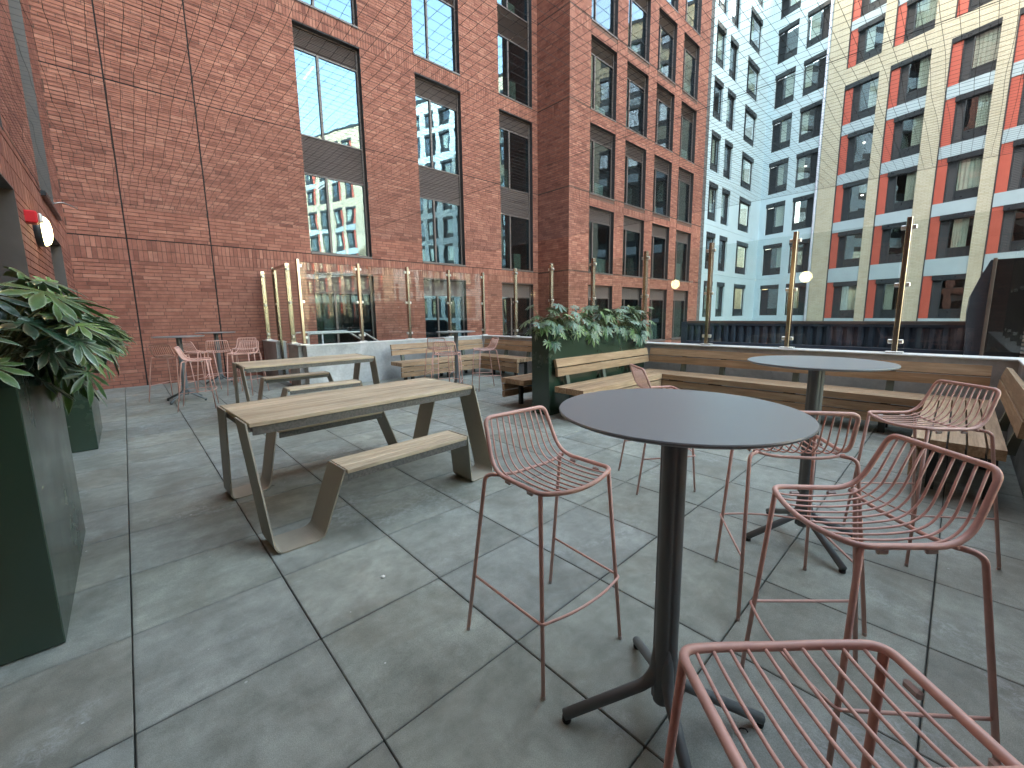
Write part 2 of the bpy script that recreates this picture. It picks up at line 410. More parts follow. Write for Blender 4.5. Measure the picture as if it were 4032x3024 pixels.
def brick_mesh(name, B, material, seed, depth=.016):
    n = len(B); b = np.array([q[:4] for q in B]); r_ = np.random.default_rng(seed)
    pr_ = -.0005-r_.random(n)*.0022
    V = np.zeros((n, 8, 3)); j = lambda: (r_.random(n)-.5)*.0016
    xa, xb, za, zb = b[:,0]+j(), b[:,1]+j(), b[:,2]+j(), b[:,3]+j()
    for i, (x, z) in enumerate(((xa,za),(xb,za),(xb,zb),(xa,zb))):
        V[:,i,0] = x; V[:,i,1] = pr_; V[:,i,2] = z
        V[:,i+4,0] = x; V[:,i+4,1] = depth; V[:,i+4,2] = z
    fc = np.array([(0,1,2,3),(0,4,5,1),(1,5,6,2),(2,6,7,3),(3,7,4,0)])
    F = (np.arange(n)[:,None,None]*8+fc[None]).reshape(-1)
    me = bpy.data.meshes.new(name); me.vertices.add(n*8); me.vertices.foreach_set('co', V.reshape(-1))
    me.loops.add(n*20); me.loops.foreach_set('vertex_index', F.astype(np.int32))
    me.polygons.add(n*5); me.polygons.foreach_set('loop_start', np.arange(0, n*20, 4, dtype=np.int32)); me.polygons.foreach_set('loop_total', np.full(n*5, 4, np.int32))
    me.polygons.foreach_set('use_smooth', np.zeros(n*5, dtype=bool))
    at = me.attributes.new('tone', 'FLOAT', 'FACE'); at.data.foreach_set('value', np.repeat(tones(n, r_), 5).astype(np.float32))
    me.materials.append(material); me.update(); me.validate(); return me
def wall(parent, x0, x1, z0, z1, ops, vj=(), hj=(), sold=(), seed=0, material=RED, mortar=MORTAR, pick=None, loc=(0,0,0), rz=0, joints=True):
    g = dict(loc=loc, rot=(0,0,rz))
    mb = MB()
    for (a, b, c, d_) in cells(x0, x1, z0, z1, ops): mb.box(a, b, .0095, .28, c, d_)
    mb.ob('wall', mortar, parent, **g)
    if joints and (vj or hj):
        jb = MB()
        for v in vj: jb.box(v-.0125, v+.0125, .005, .0092, z0, z1-.001)
        for h in hj:
            for (a, b, c, d_) in cells(x0+.001, x1-.001, h-.0215, h+.0005, ops): jb.box(a, b, .0045, .0088, c, d_)
        jb.ob('movement_joint', JOINT, parent, kind='stuff', **g)
    B = brick_rows(x0, x1, z0, z1, ops, vj, hj, sold, seed=seed)
    one = []
    if pick:
        c = [i for i, q in enumerate(B) if q[4] and pick(q)][:300]; cs = set(c)
        one = [B[i] for i in c]; B = [q for i, q in enumerate(B) if i not in cs]
    mk('brickwork', brick_mesh('brickwork', B, material, seed+1), parent, kind='stuff', **g)
    if one:
        protos = [brick_mesh('brick', [(0, .2805, 0, CH-.0115, True)], material, 900+seed+i) for i in range(14)]
        M4 = Matrix.Translation(loc) @ Matrix.Rotation(rz, 4, 'Z')
        for q in one:
            p = M4 @ Vector((q[0], 0, q[2])); mk('brick', random.choice(protos), parent, loc=p, rot=(0,0,rz))

# ---------------------------------------------------------------- the office building's windows
def slats(x0, x1, z0, z1, y, pitch=.037):
    mb = MB(); n = max(2, int((z1-z0)/pitch)); p = (z1-z0)/n
    for i in range(n):
        z = z0+i*p
        mb.prism([(y, z+.004), (y+.004, z), (y+.034, z+p*.78), (y+.030, z+p*.82)], x0, x1, 'x')
    mb.box(x0, x1, y+.04, y+.05, z0, z1); return mb
_rm = {}
def office_window(parent, x0, x1, stack, mull, gm, y=.15, sill=True, room=True, seed=0):
    rr = random.Random(seed)
    za, zb = stack[0][1], stack[-1][2]; f = .05
    fr = MB(); fr.box(x0, x0+f, y, y+.07, za, zb); fr.box(x1-f, x1, y, y+.07, za, zb)
    zs = [za] + [s[2] for s in stack]
    for i, (kd, a, b) in enumerate(stack):
        fr.box(x0+f, x1-f, y, y+.07, a, a+.035)
        if i == len(stack)-1: fr.box(x0+f, x1-f, y, y+.07, b-.035, b)
        if kd == 'g': fr.box(x0+mull-.028, x0+mull+.028, y-.012, y+.072, a+.035, b-(.035 if i == len(stack)-1 else 0))
    win = fr.ob('window', FRAME, parent)
    rv = MB(); rv.box(x1-.002, x1+.012, .006, y-.001, za, zb); rv.box(x0-.012, x0+.002, .006, y-.001, za, zb); rv.box(x0+.002, x1-.002, .006, y-.001, zb-.002, zb+.012)
    rv.ob('reveal', REVEAL, win)
    if sill: MB().bbox(x0+.004, x1-.004, -.022, y-.002, za-.055, za-.003).ob('sill', FRAME, win)
    for i, (kd, a, b) in enumerate(stack):
        top = b-.035 if i == len(stack)-1 else b
        if kd == 'l': slats(x0+f+.001, x1-f-.001, a+.036, top-.001, y+.012).ob('louvre', LOUV, win, kind='stuff'); continue
        for p, q in ((x0+f, x0+mull-.028), (x0+mull+.028, x1-f)):
            MB().box(p+.001, q-.001, y+.030, y+.036, a+.036, top-.001).ob('pane', gm, win)
        if room:
            d_ = 2.6
            rb = MB(); X0, X1, Z_, Z1 = x0-.5, x1+.5, a-.05, top+.10; Y = .30
            rb.box(X0, X1, Y+d_, Y+d_+.05, Z_, Z1); rb.box(X0, X1, Y, Y+d_, Z_-.04, Z_); rb.box(X0, X1, Y, Y+d_, Z1, Z1+.04)
            rb.box(X0-.04, X0, Y, Y+d_, Z_, Z1); rb.box(X1, X1+.04, Y, Y+d_, Z_, Z1)
            rb.ob('room', ROOMW, win)
            if rr.random() < .55:
                xx = x0+rr.uniform(.2, .9); MB().box(xx, xx+.04, Y+.4, Y+1.5, top+.02, top+.045).ob('strip_light', TUBEL, win)
            if rr.random() < .7:
                xx = x0+rr.uniform(.3, 1.1); MB().bbox(xx, xx+rr.uniform(.35, .7), Y+.1, Y+.5, a-.05, a+rr.uniform(.35, .95)).ob('cabinet', ROOMC, win)
            if rr.random() < .5:
                xx = x0+rr.uniform(.2, 1.2); MB().box(xx, xx+.5, Y+1.2, Y+1.25, a-.05, top+.05).ob('partition', ROOMC, win)
    return win

S = 2.935
# facade of the building at the back, facing the terrace
A = thing('brick_building', 'long red brick office building behind the back parapet, with louvred full height windows', 'building', (0, 11.6, 0))
AX = [3.71, 6.985, 10.25]; AW = 1.64; ops = []; stacks = []
for x in AX:
    ops.append((x, x+AW, -1.2, 2.51)); stacks.append((x, [('g', -1.2, 2.0), ('l', 2.0, 2.51)]))
    for k in range(3):
        b = 3.04+k*5.87
        ops.append((x, x+AW, b-.06, b+5.36)); stacks.append((x, [('g', b, b+1.935), ('l', b+1.935, b+2.86), ('g', b+2.86, b+4.83), ('l', b+4.83, b+5.36)]))
hj = [0.065, 3.0, 5.935, 8.87, 11.805, 14.74]
vj = [.225, 1.61]
sold = [(Z0-6*CH, Z0), (Z0+74*CH, Z0+80*CH), (Z0+154*CH, Z0+160*CH)]
wall(A, -.6, 12.165, -1.4, 17.6, ops, vj, [h for h in hj if h > .5], sold, 11, pick=lambda q: q[0] > .24 and q[1] < 3.7 and .6 < q[2] < 2.4)
for i, (x, st) in enumerate(stacks): office_window(A, x, x+AW, st, .585, GA, sill=st[0][1] > 0, seed=i)
MB().box(-14, 12.165, .01, 14, 17.6, 34).box(-14, 12.165, 3.3, 14, -8, 17.6).box(-.6, 12.165, .012, 3.3, -8, -1.4).ob('upper_storeys', MORTAR, A)

# projecting tower
T = thing('brick_tower', 'bright red brick tower projecting right of centre, grid of tall windows, dark side face', 'building', (0, 10.05, 0))
TX = [13.355, 15.72, 18.07, 20.42]; TW = 1.66; ops = []; st = []
for x in TX:
    for k in range(-1, 5):
        z = 2.97+k*S; ops.append((x, x+TW, z-.05, z+2.45)); st.append((x, [('g', z, z+1.93), ('l', z+1.93, z+2.45)], k))
hj = [2.965+k*S for k in range(-1, 6)]
tv = [v for x in TX for v in (x, x+TW)]
wall(T, 12.165, 23.2, -1.4, 20.5, ops, (), hj, [(Z0+34*CH+k*80*CH-.001, Z0+40*CH+k*80*CH-.001) for k in (-1, 0, 1, 2)], 31, pick=lambda q: q[1] < 13.34 and q[2] > .9)
for i, (x, s_, k) in enumerate(st):
    office_window(T, x, x+TW, s_, .43, GT, seed=100+i)
# short joints beside every lintel
jb = MB()
for x in TX:
    for k in range(-1, 5):
        z = 2.97+k*S
        for v in (x, x+TW): jb.box(v-.006, v+.006, -.0035, .002, z+2.46, z+S-.06)
jb.ob('movement_joint', JOINT, T, kind='stuff')
wall(T, 0, 1.55, -1.4, 20.5, [], (), hj, [(Z0+74*CH, Z0+80*CH), (Z0-6*CH, Z0), (Z0+154*CH, Z0+160*CH)], 41, loc=(12.165, 1.55, 0), rz=-math.pi/2)
wall(T, 23.205, 23.6, -1.4, 20.5, [], (), (), (), 51, GREYB, MORTARG)
MB().box(12.165+.28, 23.6, .3+2.9, 14, -8, 34).box(12.165+.012, 23.6, .012, 3.2, 20.5, 34).box(12.178, 23.6, .02, 3.2, -8, -1.4).box(23.3, 23.6, .28, 3.2, -1.4, 20.5).ob('upper_storeys', MORTAR, T)

# wing along the left edge of the terrace
W = thing('brick_wing', 'red brick wall running along the left edge of the terrace, with deep brown window reveals', 'building', (-.6, 0, 0), math.pi/2)
wops = [(4.3, 5.95, .02, 2.55), (8.25, 9.85, .02, 2.55), (8.25, 9.85, 3.05, 8.4), (4.3, 5.95, 3.05, 8.4), (.2, 1.85, .02, 2.55), (.2, 1.85, 3.05, 8.4)]
wall(W, -4, 11.6, -1.4, 14.7, wops, (), [3.0, 5.935, 8.87, 11.805], sold, 61, pick=lambda q: q[0] > 5.98 and q[1] < 8.2 and 1.25 < q[2] < 3.2)
for i, (a, b, c, d_) in enumerate(wops):
    y = .24; win = MB().box(a, a+.06, y, y+.06, c, d_).box(b-.06, b, y, y+.06, c, d_).box(a+.06, b-.06, y, y+.06, d_-.06, d_).box(a+.06, b-.06, y, y+.06, c, c+.06).box((a+b)/2-.03, (a+b)/2+.03, y-.01, y+.062, c+.06, d_-.06).ob('window', FRAME, W)
    MB().box(a-.012, a+.002, -.006, y-.002, c, d_).box(b-.002, b+.012, -.006, y-.002, c, d_).box(a+.002, b-.002, -.006, y-.002, d_-.002, d_+.012).ob('reveal', LEFTREV, win)
    for p, q in ((a+.061, (a+b)/2-.031), ((a+b)/2+.031, b-.061)): MB().box(p, q, y+.02, y+.026, c+.061, d_-.061).ob('pane', GT, win)
    MB().box(a-.3, b+.3, y+1.4, y+1.45, c-.1, d_+.1).ob('room', REVEAL, win)
MB().box(-14, 11.6, .02, 14, 14.7, 24).box(-14, 11.6, 1.8, 14, -8, 14.7).box(-14, -4, .02, 1.8, -8, 14.7).box(-4, 11.6, .02, 1.8, -8, -1.4).ob('upper_storeys', MORTAR, W)

# the building behind the viewpoint, which shades the near end of the terrace
K = thing('brick_building', 'red brick building closing the near end of the terrace behind the viewpoint', 'building', (1.9, -1.25, 0), math.pi)
wall(K, 0, 6, -1.4, 5.5, [(1.2, 2.2, 0, 2.5)], (), [3.0], (), 71)
MB().box(0, 16, .29, 12, -8, 5.5).box(0, 16, .012, 12, 5.5, 6.5).box(1.2, 2.2, .2, .26, 0, 2.5).ob('upper_storeys', MORTAR, K)

# ---------------------------------------------------------------- apartment buildings
WA = 1.252890
_wm = {}
def flat_window(parent, x, z, w_, H, kind, rng_, loc0=(0,0,0), rz=0, y=.10):
    """kind: 'L' louvre left, 'R' louvre right, 'N' narrow; local outward is -y"""
    key = (round(w_, 3), round(H, 3), kind)
    if key not in _wm:
        f = .045; h_ = .26; lw = {'L': .52, 'R': .48, 'N': .34, 'W': .5}[kind] if w_ > 1.35 else .36
        la, lb = (f, lw) if kind in 'LNW' else (w_-lw, w_-f); ga, gb = (lw+f, w_-f) if kind in 'LNW' else (f, w_-lw-f)
        pb = .46
        fr = MB(); fr.box(0, f, y, y+.06, 0, H-h_); fr.box(w_-f, w_, y, y+.06, 0, H-h_); fr.box(f, w_-f, y, y+.06, 0, f)
        m0 = lb if kind in 'LNW' else gb; fr.box(m0, m0+f, y-.008, y+.062, f, H-h_); fr.box(ga, gb, y, y+.06, pb, pb+f); fr.box(f, w_-f, y, y+.061, H-h_-f*.8, H-h_)
        hd = MB().box(-.0, w_, -.015, y+.06, H-h_+.001, H)
        lo = slats(la+.001, lb-.001, f+.001, H-h_-f, y+.012, .075)
        pn = MB().box(ga+.001, gb-.001, y+.025, y+.031, pb+f+.001, H-h_-f*.8-.001)
        lp = MB().box(ga+.001, gb-.001, y+.020, y+.040, f+.001, pb-.001)
        def cur(a, b):
            mb = MB(); n = 26; vs = []
            for i in range(n+1):
                t = i/n; xx = a+(b-a)*t; yy = y+.14+.03*math.sin(t*n*1.25)
                vs += [(xx, yy, pb-.1), (xx+.01*math.sin(i), yy, H-h_)]
            mb.add(vs, [(2*i, 2*i+2, 2*i+3, 2*i+1) for i in range(n)], True); return mb.mesh('curtain', CURT)
        gw = gb-ga
        cs = [cur(ga, ga+gw*.45), cur(ga+gw*.45, gb), cur(ga, gb), cur(ga+gw*.1, ga+gw*.75), None, None]
        bk = MB().box(-.1, w_+.1, y+.9, y+.95, -.1, H+.1)
        _wm[key] = (fr.mesh('window', DARK), [('header', hd.mesh('header', DARKP)), ('louvre', lo.mesh('louvre', DARK)), ('pane', pn.mesh('pane', GF)), ('lower_panel', lp.mesh('lower_panel', DARKP)), ('room', bk.mesh('room', REVEAL))], cs, (ga, gb, H-h_))
    fm, parts, cs, (ga, gb, zt) = _wm[key]
    p = Matrix.Translation(loc0) @ Matrix.Rotation(rz, 4, 'Z') @ Vector((x, 0, z))
    win = mk('window', fm, parent, loc=p, rot=(0,0,rz))
    for n_, me in parts: mk(n_, me, win, kind='stuff' if n_ == 'louvre' else None)
    c = rng_.choice(cs)
    if c: mk('curtain', c, win)
    if rng_.random() < .13:
        mb = MB(); mb.box(0, .10, 0, .10, 0, .05); o = mb.ob('ceiling_spot', SPOTL, win); o.location = (rng_.uniform(ga+.1, gb-.2), y+.4, zt-.3-rng_.random()*.3)
    return win
fr_ = random.Random(5)
Yb = thing('apartment_building', 'tall cream brick apartment block with orange strips beside dark windows and pale blue bands', 'building', (34.08, 6.31, 0), WA+math.pi)
cols = []; x = 0.
for i in range(4): cols += [x, x+2.29]; x += 4.83
cols2 = [36.3+d_ for k in range(3) for d_ in (4.83*k+.9, 4.83*k+3.2)]
CW = 1.76; rows = [(-2.3, .55), (.86, 3.16), (4.05, 6.28), (6.93, 9.2), (9.83, 12.13), (12.75, 15.03), (15.97, 18.05), (18.57, 20.72), (21.5, 22.85)]
def yell(xa, xb, cs):
    groups = [(-2.3, 15.03), (15.97, 20.72), (21.5, 22.85)]
    ops = [(c, c+CW, g[0], g[1]) for c in cs for g in groups]
    mb = MB()
    for (a, b, c, d_) in cells(xa, xb, -8, 24, ops): mb.box(a, b, 0, .3, c, d_)
    mb.ob('brick_wall', YEL, Yb)
    tm = MB(); bm_ = {}
    for c in cs:
        for g in groups: tm.box(c, c+.035, -.012, .12, g[0], g[1])
        for i, (za, zb) in enumerate(rows):
            top = zb in (15.03, 20.72, 22.85)
            om = bm_.setdefault(('o', round(zb-za, 2), top), MB().box(.036, .43, .06, .10, 0, zb-za-(.27 if top else 0)).mesh('orange_panel', ORANGE))
            mk('orange_panel', om, Yb, loc=(c, 0, za))
            flat_window(Yb, c+.431, za, CW-.432, zb-za, 'L', fr_)
            if top: mk('header', bm_.setdefault('h', MB().box(.036, .430, -.015, .10, -.26, 0).mesh('header', DARKP)), Yb, loc=(c, 0, zb))
            nx = rows[i+1][0] if i+1 < len(rows) else None
            if nx and not top:
                mk('spandrel_panel', bm_.setdefault(('s', round(nx-zb, 2)), MB().box(.036, CW-.001, .03, .09, .004, nx-zb-.004).mesh('spandrel_panel', SPAN)), Yb, loc=(c, 0, zb))
    tm.ob('edge_trim', DARK, Yb)
yell(-1.05, 19.4, cols); yell(35.5, 52, cols2)
MB().box(-1.05, 52, 1.2, 14, -8, 24).box(-1.05, 52, -.06, 1.3, 24.001, 24.25).ob('roof', DARKP, Yb)
MB().tube([(-1.12, -.09, -8), (-1.12, -.09, 24)], .065, 10).ob('downpipe', PIPE, Yb)

Bb = thing('apartment_building', 'pale blue clad apartment wing in the corner between the brick tower and the cream block', 'building', (35.65, 11.07, 0))
brow = [(-1.5, .55), (1.05, 3.28), (4.0, 6.2), (6.92, 9.1), (9.75, 11.95), (12.65, 14.85), (15.55, 17.75), (18.45, 20.65), (21.3, 22.9)]
def blue(xa, xb, cs, loc0, rz):
    ops = [(c, c+w_, za, zb) for (c, w_, kd) in cs for (za, zb) in brow]
    ops += [(xa, xb, z-.006, z+.006) for z in (3.72, 6.62, 9.5, 12.4, 15.3, 18.2, 21.1)]
    mb = MB()
    for (a, b, c, d_) in cells(xa, xb, -8, 24, ops): mb.box(a, b, 0, .2, c, d_)
    mb.ob('cladding', BLUE, Bb, loc=loc0, rot=(0,0,rz))
    MB().box(xa, xb, .201, .24, -8, 24).ob('backing', REVEAL, Bb, loc=loc0, rot=(0,0,rz)) if 0 else None
    for (c, w_, kd) in cs:
        for (za, zb) in brow: flat_window(Bb, c, za, w_, zb-za, kd, fr_, loc0, rz)
blue(-13.7, 0, [(-9.25, 1.33, 'N'), (-7.25, 1.3, 'R'), (-4.27, 2.25, 'W'), (-12.4, 1.33, 'N')], (0,0,0), 0)
blue(0, 3.93, [(.46, 1.40, 'L'), (2.38, 1.42, 'R')], (0,0,0), WA+math.pi)
# the same block carries on past the right edge of the picture (seen mirrored in the office windows)
xo = 24.4
loc2 = Matrix.Rotation(WA+math.pi, 4, 'Z') @ Vector((xo, .0, 0))
blue(0, 16.08, [(1+2.0*k, 1.4, 'LR'[k % 2]) for k in range(7)], (loc2.x, loc2.y, 0), WA+math.pi)
MB().box(-13.7, 2, 1.2, 10, -8, 24).ob('roof', DARKP, Bb)

# ---------------------------------------------------------------- ground, terrace floor, parapets
MB().box(-60, 90, -90, 60, -8.4, -8).ob('ground', GROUND, kind='structure')
fl = MB(); fl.box(-.6, 6.8, -.45, 8.5, -.30, -.034); fl.box(-.6, 2.5, 8.5, 11.585, -.30, -.034)
fl = fl.ob('floor', plain('floor_bedding', (.11,.115,.105), .95), kind='structure')
GX, GY = -.1257, 2.3603
_sl = {}
def slab(x0, x1, y0, y1):
    key = (round(x1-x0, 3), round(y1-y0, 3))
    if key not in _sl: h = (key[0]/2, key[1]/2); _sl[key] = MB().bbox(-h[0], h[0], -h[1], h[1], -.034, 0, .003).mesh('paving_slab', SLAB)
    mk('paving_slab', _sl[key], fl, loc=((x0+x1)/2+random.uniform(-.0007,.0007), (y0+y1)/2+random.uniform(-.0007,.0007), random.uniform(-.0012, 0)), rot=(random.uniform(-.0008,.0008), random.uniform(-.0008,.0008), random.uniform(-.0009,.0009)))
gp = .0027
for i in range(-1, 13):
    for j in range(-6, 17):
        x0, x1, y0, y1 = GX+i*.6+gp, GX+(i+1)*.6-gp, GY+j*.6+gp, GY+(j+1)*.6-gp
        x0, x1, y0 = max(x0, -.597), min(x1, 6.79), max(y0, -.44)
        lim = 11.58 if x0 < 2.27 else 8.49
        y1 = min(y1, lim)
        if x0 < 2.27 and y0 > 8.49: x1 = min(x1, 2.49)
        if x1-x0 > .03 and y1-y0 > .03: slab(x0, x1, y0, y1)
def parapet(label, x0, x1, y0, y1, z=.82):
    p = MB().box(x0, x1, y0, y1, -8, z).ob('parapet_wall', CONC); p['label'] = label; p['category'] = 'wall'
    MB().bbox(x0-.012, x1+.012, y0-.012, y1+.012, z+.001, z+.022, .004).ob('coping', COPING, p)
    return p
parapet('right concrete parapet wall with pale coping behind the corner benches', 6.80, 7.08, -.72, 8.485)
parapet('back concrete parapet wall, stained pale grey, in front of the brick building', 2.50, 7.08, 8.50, 8.74)
parapet('low concrete parapet return beside the gate, nearest the corner post', 2.42, 2.62, 8.755, 9.42)
parapet('short concrete parapet stub between the gate and the brick wall', 2.42, 2.62, 10.36, 11.57)
parapet('concrete parapet wall at the near end behind the slatted bench on the right', -.6, 6.785, -.72, -.46)

# ---------------------------------------------------------------- glass balustrades
PZ = .843
_pm = {}
def post(parent, x, y, along, top=2.46, sides=(1, 1), corner=False):
    """along: 'x' or 'y' direction of the run"""
    key = (along, sides, corner)
    if key not in _pm:
        a, b = (.026, .042)
        body = MB().bbox(-a, a, -b, b, .02, top-PZ, .004); cut = MB()
        bp = MB().bbox(-.085, .085, -.06, .06, 0, .02, .003)
        cl = []
        for z in (2.34, 1.67, .985):
            for s_ in (-1, 1):
                if sides[(s_+1)//2]: cl.append((MB().bbox(s_*a*1.02, s_*(a+.046), -.018, .026, z-PZ-.025, z-PZ+.025, .006)).mesh('clamp', CLAMP))
        _pm[key] = (body.mesh('post', POST), bp.mesh('base_plate', CLAMP), cl)
    bm, bp, cl = _pm[key]
    r_ = 0 if along == 'x' else math.pi/2
    p = mk('post', bm, parent, loc=(x, y, PZ), rot=(0, 0, r_)); mk('base_plate', bp, p)
    for c in cl: mk('clamp', c, p)
    return p
def pane_run(parent, pts, along):
    for (a, b, c) in pts:
        mb = MB()
        if along == 'x': mb.box(a+.045, b-.045, c-.004, c+.006, .90, 2.41)
        else: mb.box(c-.004, c+.006, a+.045, b-.045, .90, 2.41)
        mb.ob('glass_panel', GB, parent)
br = thing('glass_balustrade', 'tall glass balustrade with bronze posts along the right parapet, in front of the apartments', 'balustrade', (6.95, 3.9, .84))
br.location = (0,0,0)
ys = [-.55, .53, 1.68, 2.82, 3.96, 5.11, 6.23, 7.38, 8.46]
for y in ys[1:-1]: post(br, 6.95, y, 'y')
pane_run(br, [(a, b, 6.95) for a, b in zip(ys, ys[1:])], 'y')
bb = thing('glass_balustrade', 'glass balustrade with bronze posts on the back parapet, facing the brick building', 'balustrade', (0,0,0))
xs = [2.5, 3.65, 4.77, 5.88, 6.95]
for i, x in enumerate(xs): post(bb, x, 8.62, 'x', sides=(int(i > 0), int(i < 4)))
pane_run(bb, [(a, b, 8.62) for a, b in zip(xs, xs[1:])], 'x')
bl = thing('glass_balustrade', 'short glass balustrade and gate frame at the left end of the back parapet', 'balustrade', (0,0,0))
for y in (9.40, 10.40, 11.42): post(bl, 2.52, y, 'y')
pane_run(bl, [(8.66, 9.40, 2.52), (10.40, 11.42, 2.52)], 'y')
MB().bbox(2.495, 2.545, 9.44, 10.36, 2.40, 2.45).bbox(2.495, 2.545, 9.445, 9.50, 0, 2.40).bbox(2.495, 2.545, 10.30, 10.355, 0, 2.40).ob('gate_frame', POST, bl)
MB().box(2.516, 2.526, 9.51, 10.29, .1, 2.38).ob('glass_gate', GB, bl)
bn = thing('glass_balustrade', 'glass balustrade with bronze posts on the near parapet behind the right hand bench', 'balustrade', (0,0,0))
for x in (2.1, 2.75, 3.9, 5.05): post(bn, x, -.59, 'x')
pane_run(bn, [(2.1, 2.75, -.59), (2.75, 3.9, -.59), (3.9, 5.05, -.59), (5.05, 6.6, -.59)], 'x')
# galvanised handrail of the stair beyond the parapet
hr = thing('stair_handrail', 'galvanised tubular handrail rising behind the back parapet beside the gate', 'handrail', (2.9, 9.4, 0))
for dy in (.15, 1.1):
    MB().tube(fillet([(-.05, dy, -.2), (-.05, dy, 1.02), (1.15, dy, 1.02), (2.6, dy, .1)], .08, 4), .024, 10).ob('rail', GREYM, hr)
    MB().tube([(.25, dy, -.2), (.25, dy, 1.0)], .022, 8).ob('upright', GREYM, hr)

# ---------------------------------------------------------------- roof level beyond the right parapet
rf = MB().box(7.12, 12.0, -9, 9.9, -8, .30).ob('flat_roof', MEMB); rf['label'] = 'dark flat roof between the right parapet and the navy hoarding'; rf['category'] = 'roof'
hd = thing('hoarding', 'navy corrugated metal hoarding with brown top rail beyond the glass', 'hoarding', (12.0, 0, 0))
hm = MB(); y = -9.
while y < 5.38:
    hm.prism([(0, y), (-.035, y+.03), (-.035, y+.10), (0, y+.13), (.03, y+.19), (.03, y)][:5] + [(.02, y)], .56, 1.0, 'z'); y += .19
hm.box(.031, .06, -9, 5.4, .3, 1.1); hm.ob('corrugated_sheet', NAVY, hd, kind='stuff')
MB().bbox(-.06, .07, -9, 5.42, 1.06, 1.13).ob('top_rail', BROWNR, hd)
MB().bbox(-.05, .05, -9, 5.42, 1.001, 1.055).bbox(-.10, .05, -9, 5.42, .46, .555).ob('flange', NAVY, hd)
MB().bbox(-.9, -.1, -9, 5.3, .30, .42).ob('kerb_box', NAVY, hd)
MB().bbox(-.05, .08, 5.43, 5.60, .3, 1.1).ob('end_post', NAVY, hd)
hv = thing('plant_unit', 'large black louvred plant unit with a sloping side at the far right', 'plant unit', (9.0, 0, 0))
MB().prism([(-.24, .31), (-.24, 2.05), (-3.2, 2.05), (-3.2, .31)], 0, 3.0, 'x').ob('casing', BLACKM, hv)
MB().prism([(-.10, .31), (-.05, 1.30), (-.06, 1.58), (-.12, 1.80), (-.205, 2.05), (-.235, 2.05), (-.235, .31)], .02, 3.0, 'x').ob('sloping_side', NAVY, hv)
sb = MB()
for i in range(26): z = .55+i*.055; sb.prism([(-.002, z), (-.035, z-.022), (-.035, z-.012), (-.002, z+.012)], -3.0, -.60, 'y')
sb.ob('louvre', BROWNR, hv, kind='stuff')
MB().bbox(-.03, .0, -.265, -.225, .31, 2.07).ob('corner_trim', BROWNR, hv)

# ---------------------------------------------------------------- bar stools
def make_stool(label):
    t = thing('bar_stool', label, 'bar stool', (0,0,0), 0, 'pink wire bar stools')
    V = lambda *p: Vector(p)
    # local: +y is where the sitter faces, x to the right
    fp = [V(-.193,-.107,.751), V(-.193,.181,.757), V(-.10,.202,.742), V(0,.208,.735), V(.10,.202,.742), V(.193,.181,.757), V(.187,-.107,.751), V(.166,-.190,.955), V(-.166,-.190,.955)]
    fp[0] = V(-.187,-.107,.751)
    path = fillet(fp, [.085,.034,.05,.06,.05,.034,.085,.034,.034], 7, True)
    MB().tube(path, .0088, 12, closed=True).ob('seat_frame', PINK, t)
    MB().tube(fillet([(-.184,-.085,.747), (-.10,-.092,.728), (.10,-.092,.728), (.184,-.085,.747)], .06, 5), .0068, 10).ob('cross_bar', PINK, t)
    def zf(x): return .736+.019*min(1, abs(x)/.193)**1.7
    def yf(x): return .207-.018*(abs(x)/.19)**2.2
    for i in range(10):
        u = -1+2*(i+.5)/10; xs_ = u*.176; xt = u*.152
        p = fillet([(xt, -.190, .953), (xs_*.985, -.118, .738-.004*(1-u*u)), (xs_, yf(xs_), zf(xs_)+.002)], [0, .10, 0], 9)
        # slight dish between the bend and the front rail
        q = [Vector((a.x, a.y, a.z-(.006*math.sin(math.pi*min(1, max(0, (a.y+.05)/.27))) if a.z < .76 else 0))) for a in p]
        k = q[-2]; e = q[-1]
        ext = [k.lerp(e, s_/6) for s_ in range(1, 6)]
        ext = [Vector((a.x, a.y, a.z-.007*math.sin(math.pi*min(1, max(0, (a.y+.04)/.26))))) for a in ext]
        MB().tube(q[:-1]+ext+[e], .0036, 8).ob('rod', PINK, t)
    for s_ in (-1, 1):
        MB().tube([(s_*.186, .172, .752), (s_*.222, .223, .010)], [.0086, .0074], 10).ob('leg', PINK, t)
        MB().tube(fillet([(s_*.168, -.088, .742), (s_*.212, -.128, .742), (s_*.2495, -.235, .010)], .055, 7), .0082, 10).ob('leg', PINK, t)
        for (x, y) in ((s_*.222, .223), (s_*.2495, -.235)): MB().lathe([(.0088, 0), (.0092, .004), (.0088, .014)], 10, (x, y)).ob('foot_cap', PINKD, t)
        for y in (.11, -.02): MB().bbox(s_*.181-.006, s_*.181+.006, y-.016, y+.016, .727, .744, .004).ob('glide', PINKD, t)
    zr = .287; l = lambda a, b, z: tuple(a[i]+(b[i]-a[i])*((.752-z)/.742) for i in (0, 1))
    fl_ = l((.186,.172), (.222,.223), zr); bk = l((.205,-.13), (.2495,-.235), zr-.02)
    o = .011
    pts = [(-bk[0]-.0, bk[1], zr-.012), (-fl_[0]-o, fl_[1]+o, zr), (-.08, fl_[1]+.040, zr+.001), (.08, fl_[1]+.040, zr+.001), (fl_[0]+o, fl_[1]+o, zr), (bk[0], bk[1], zr-.012)]
    MB().tube(fillet(pts, [0, .018, .07, .07, .018, 0], 5), .0052, 8).ob('footrest', PINK, t)
    return t
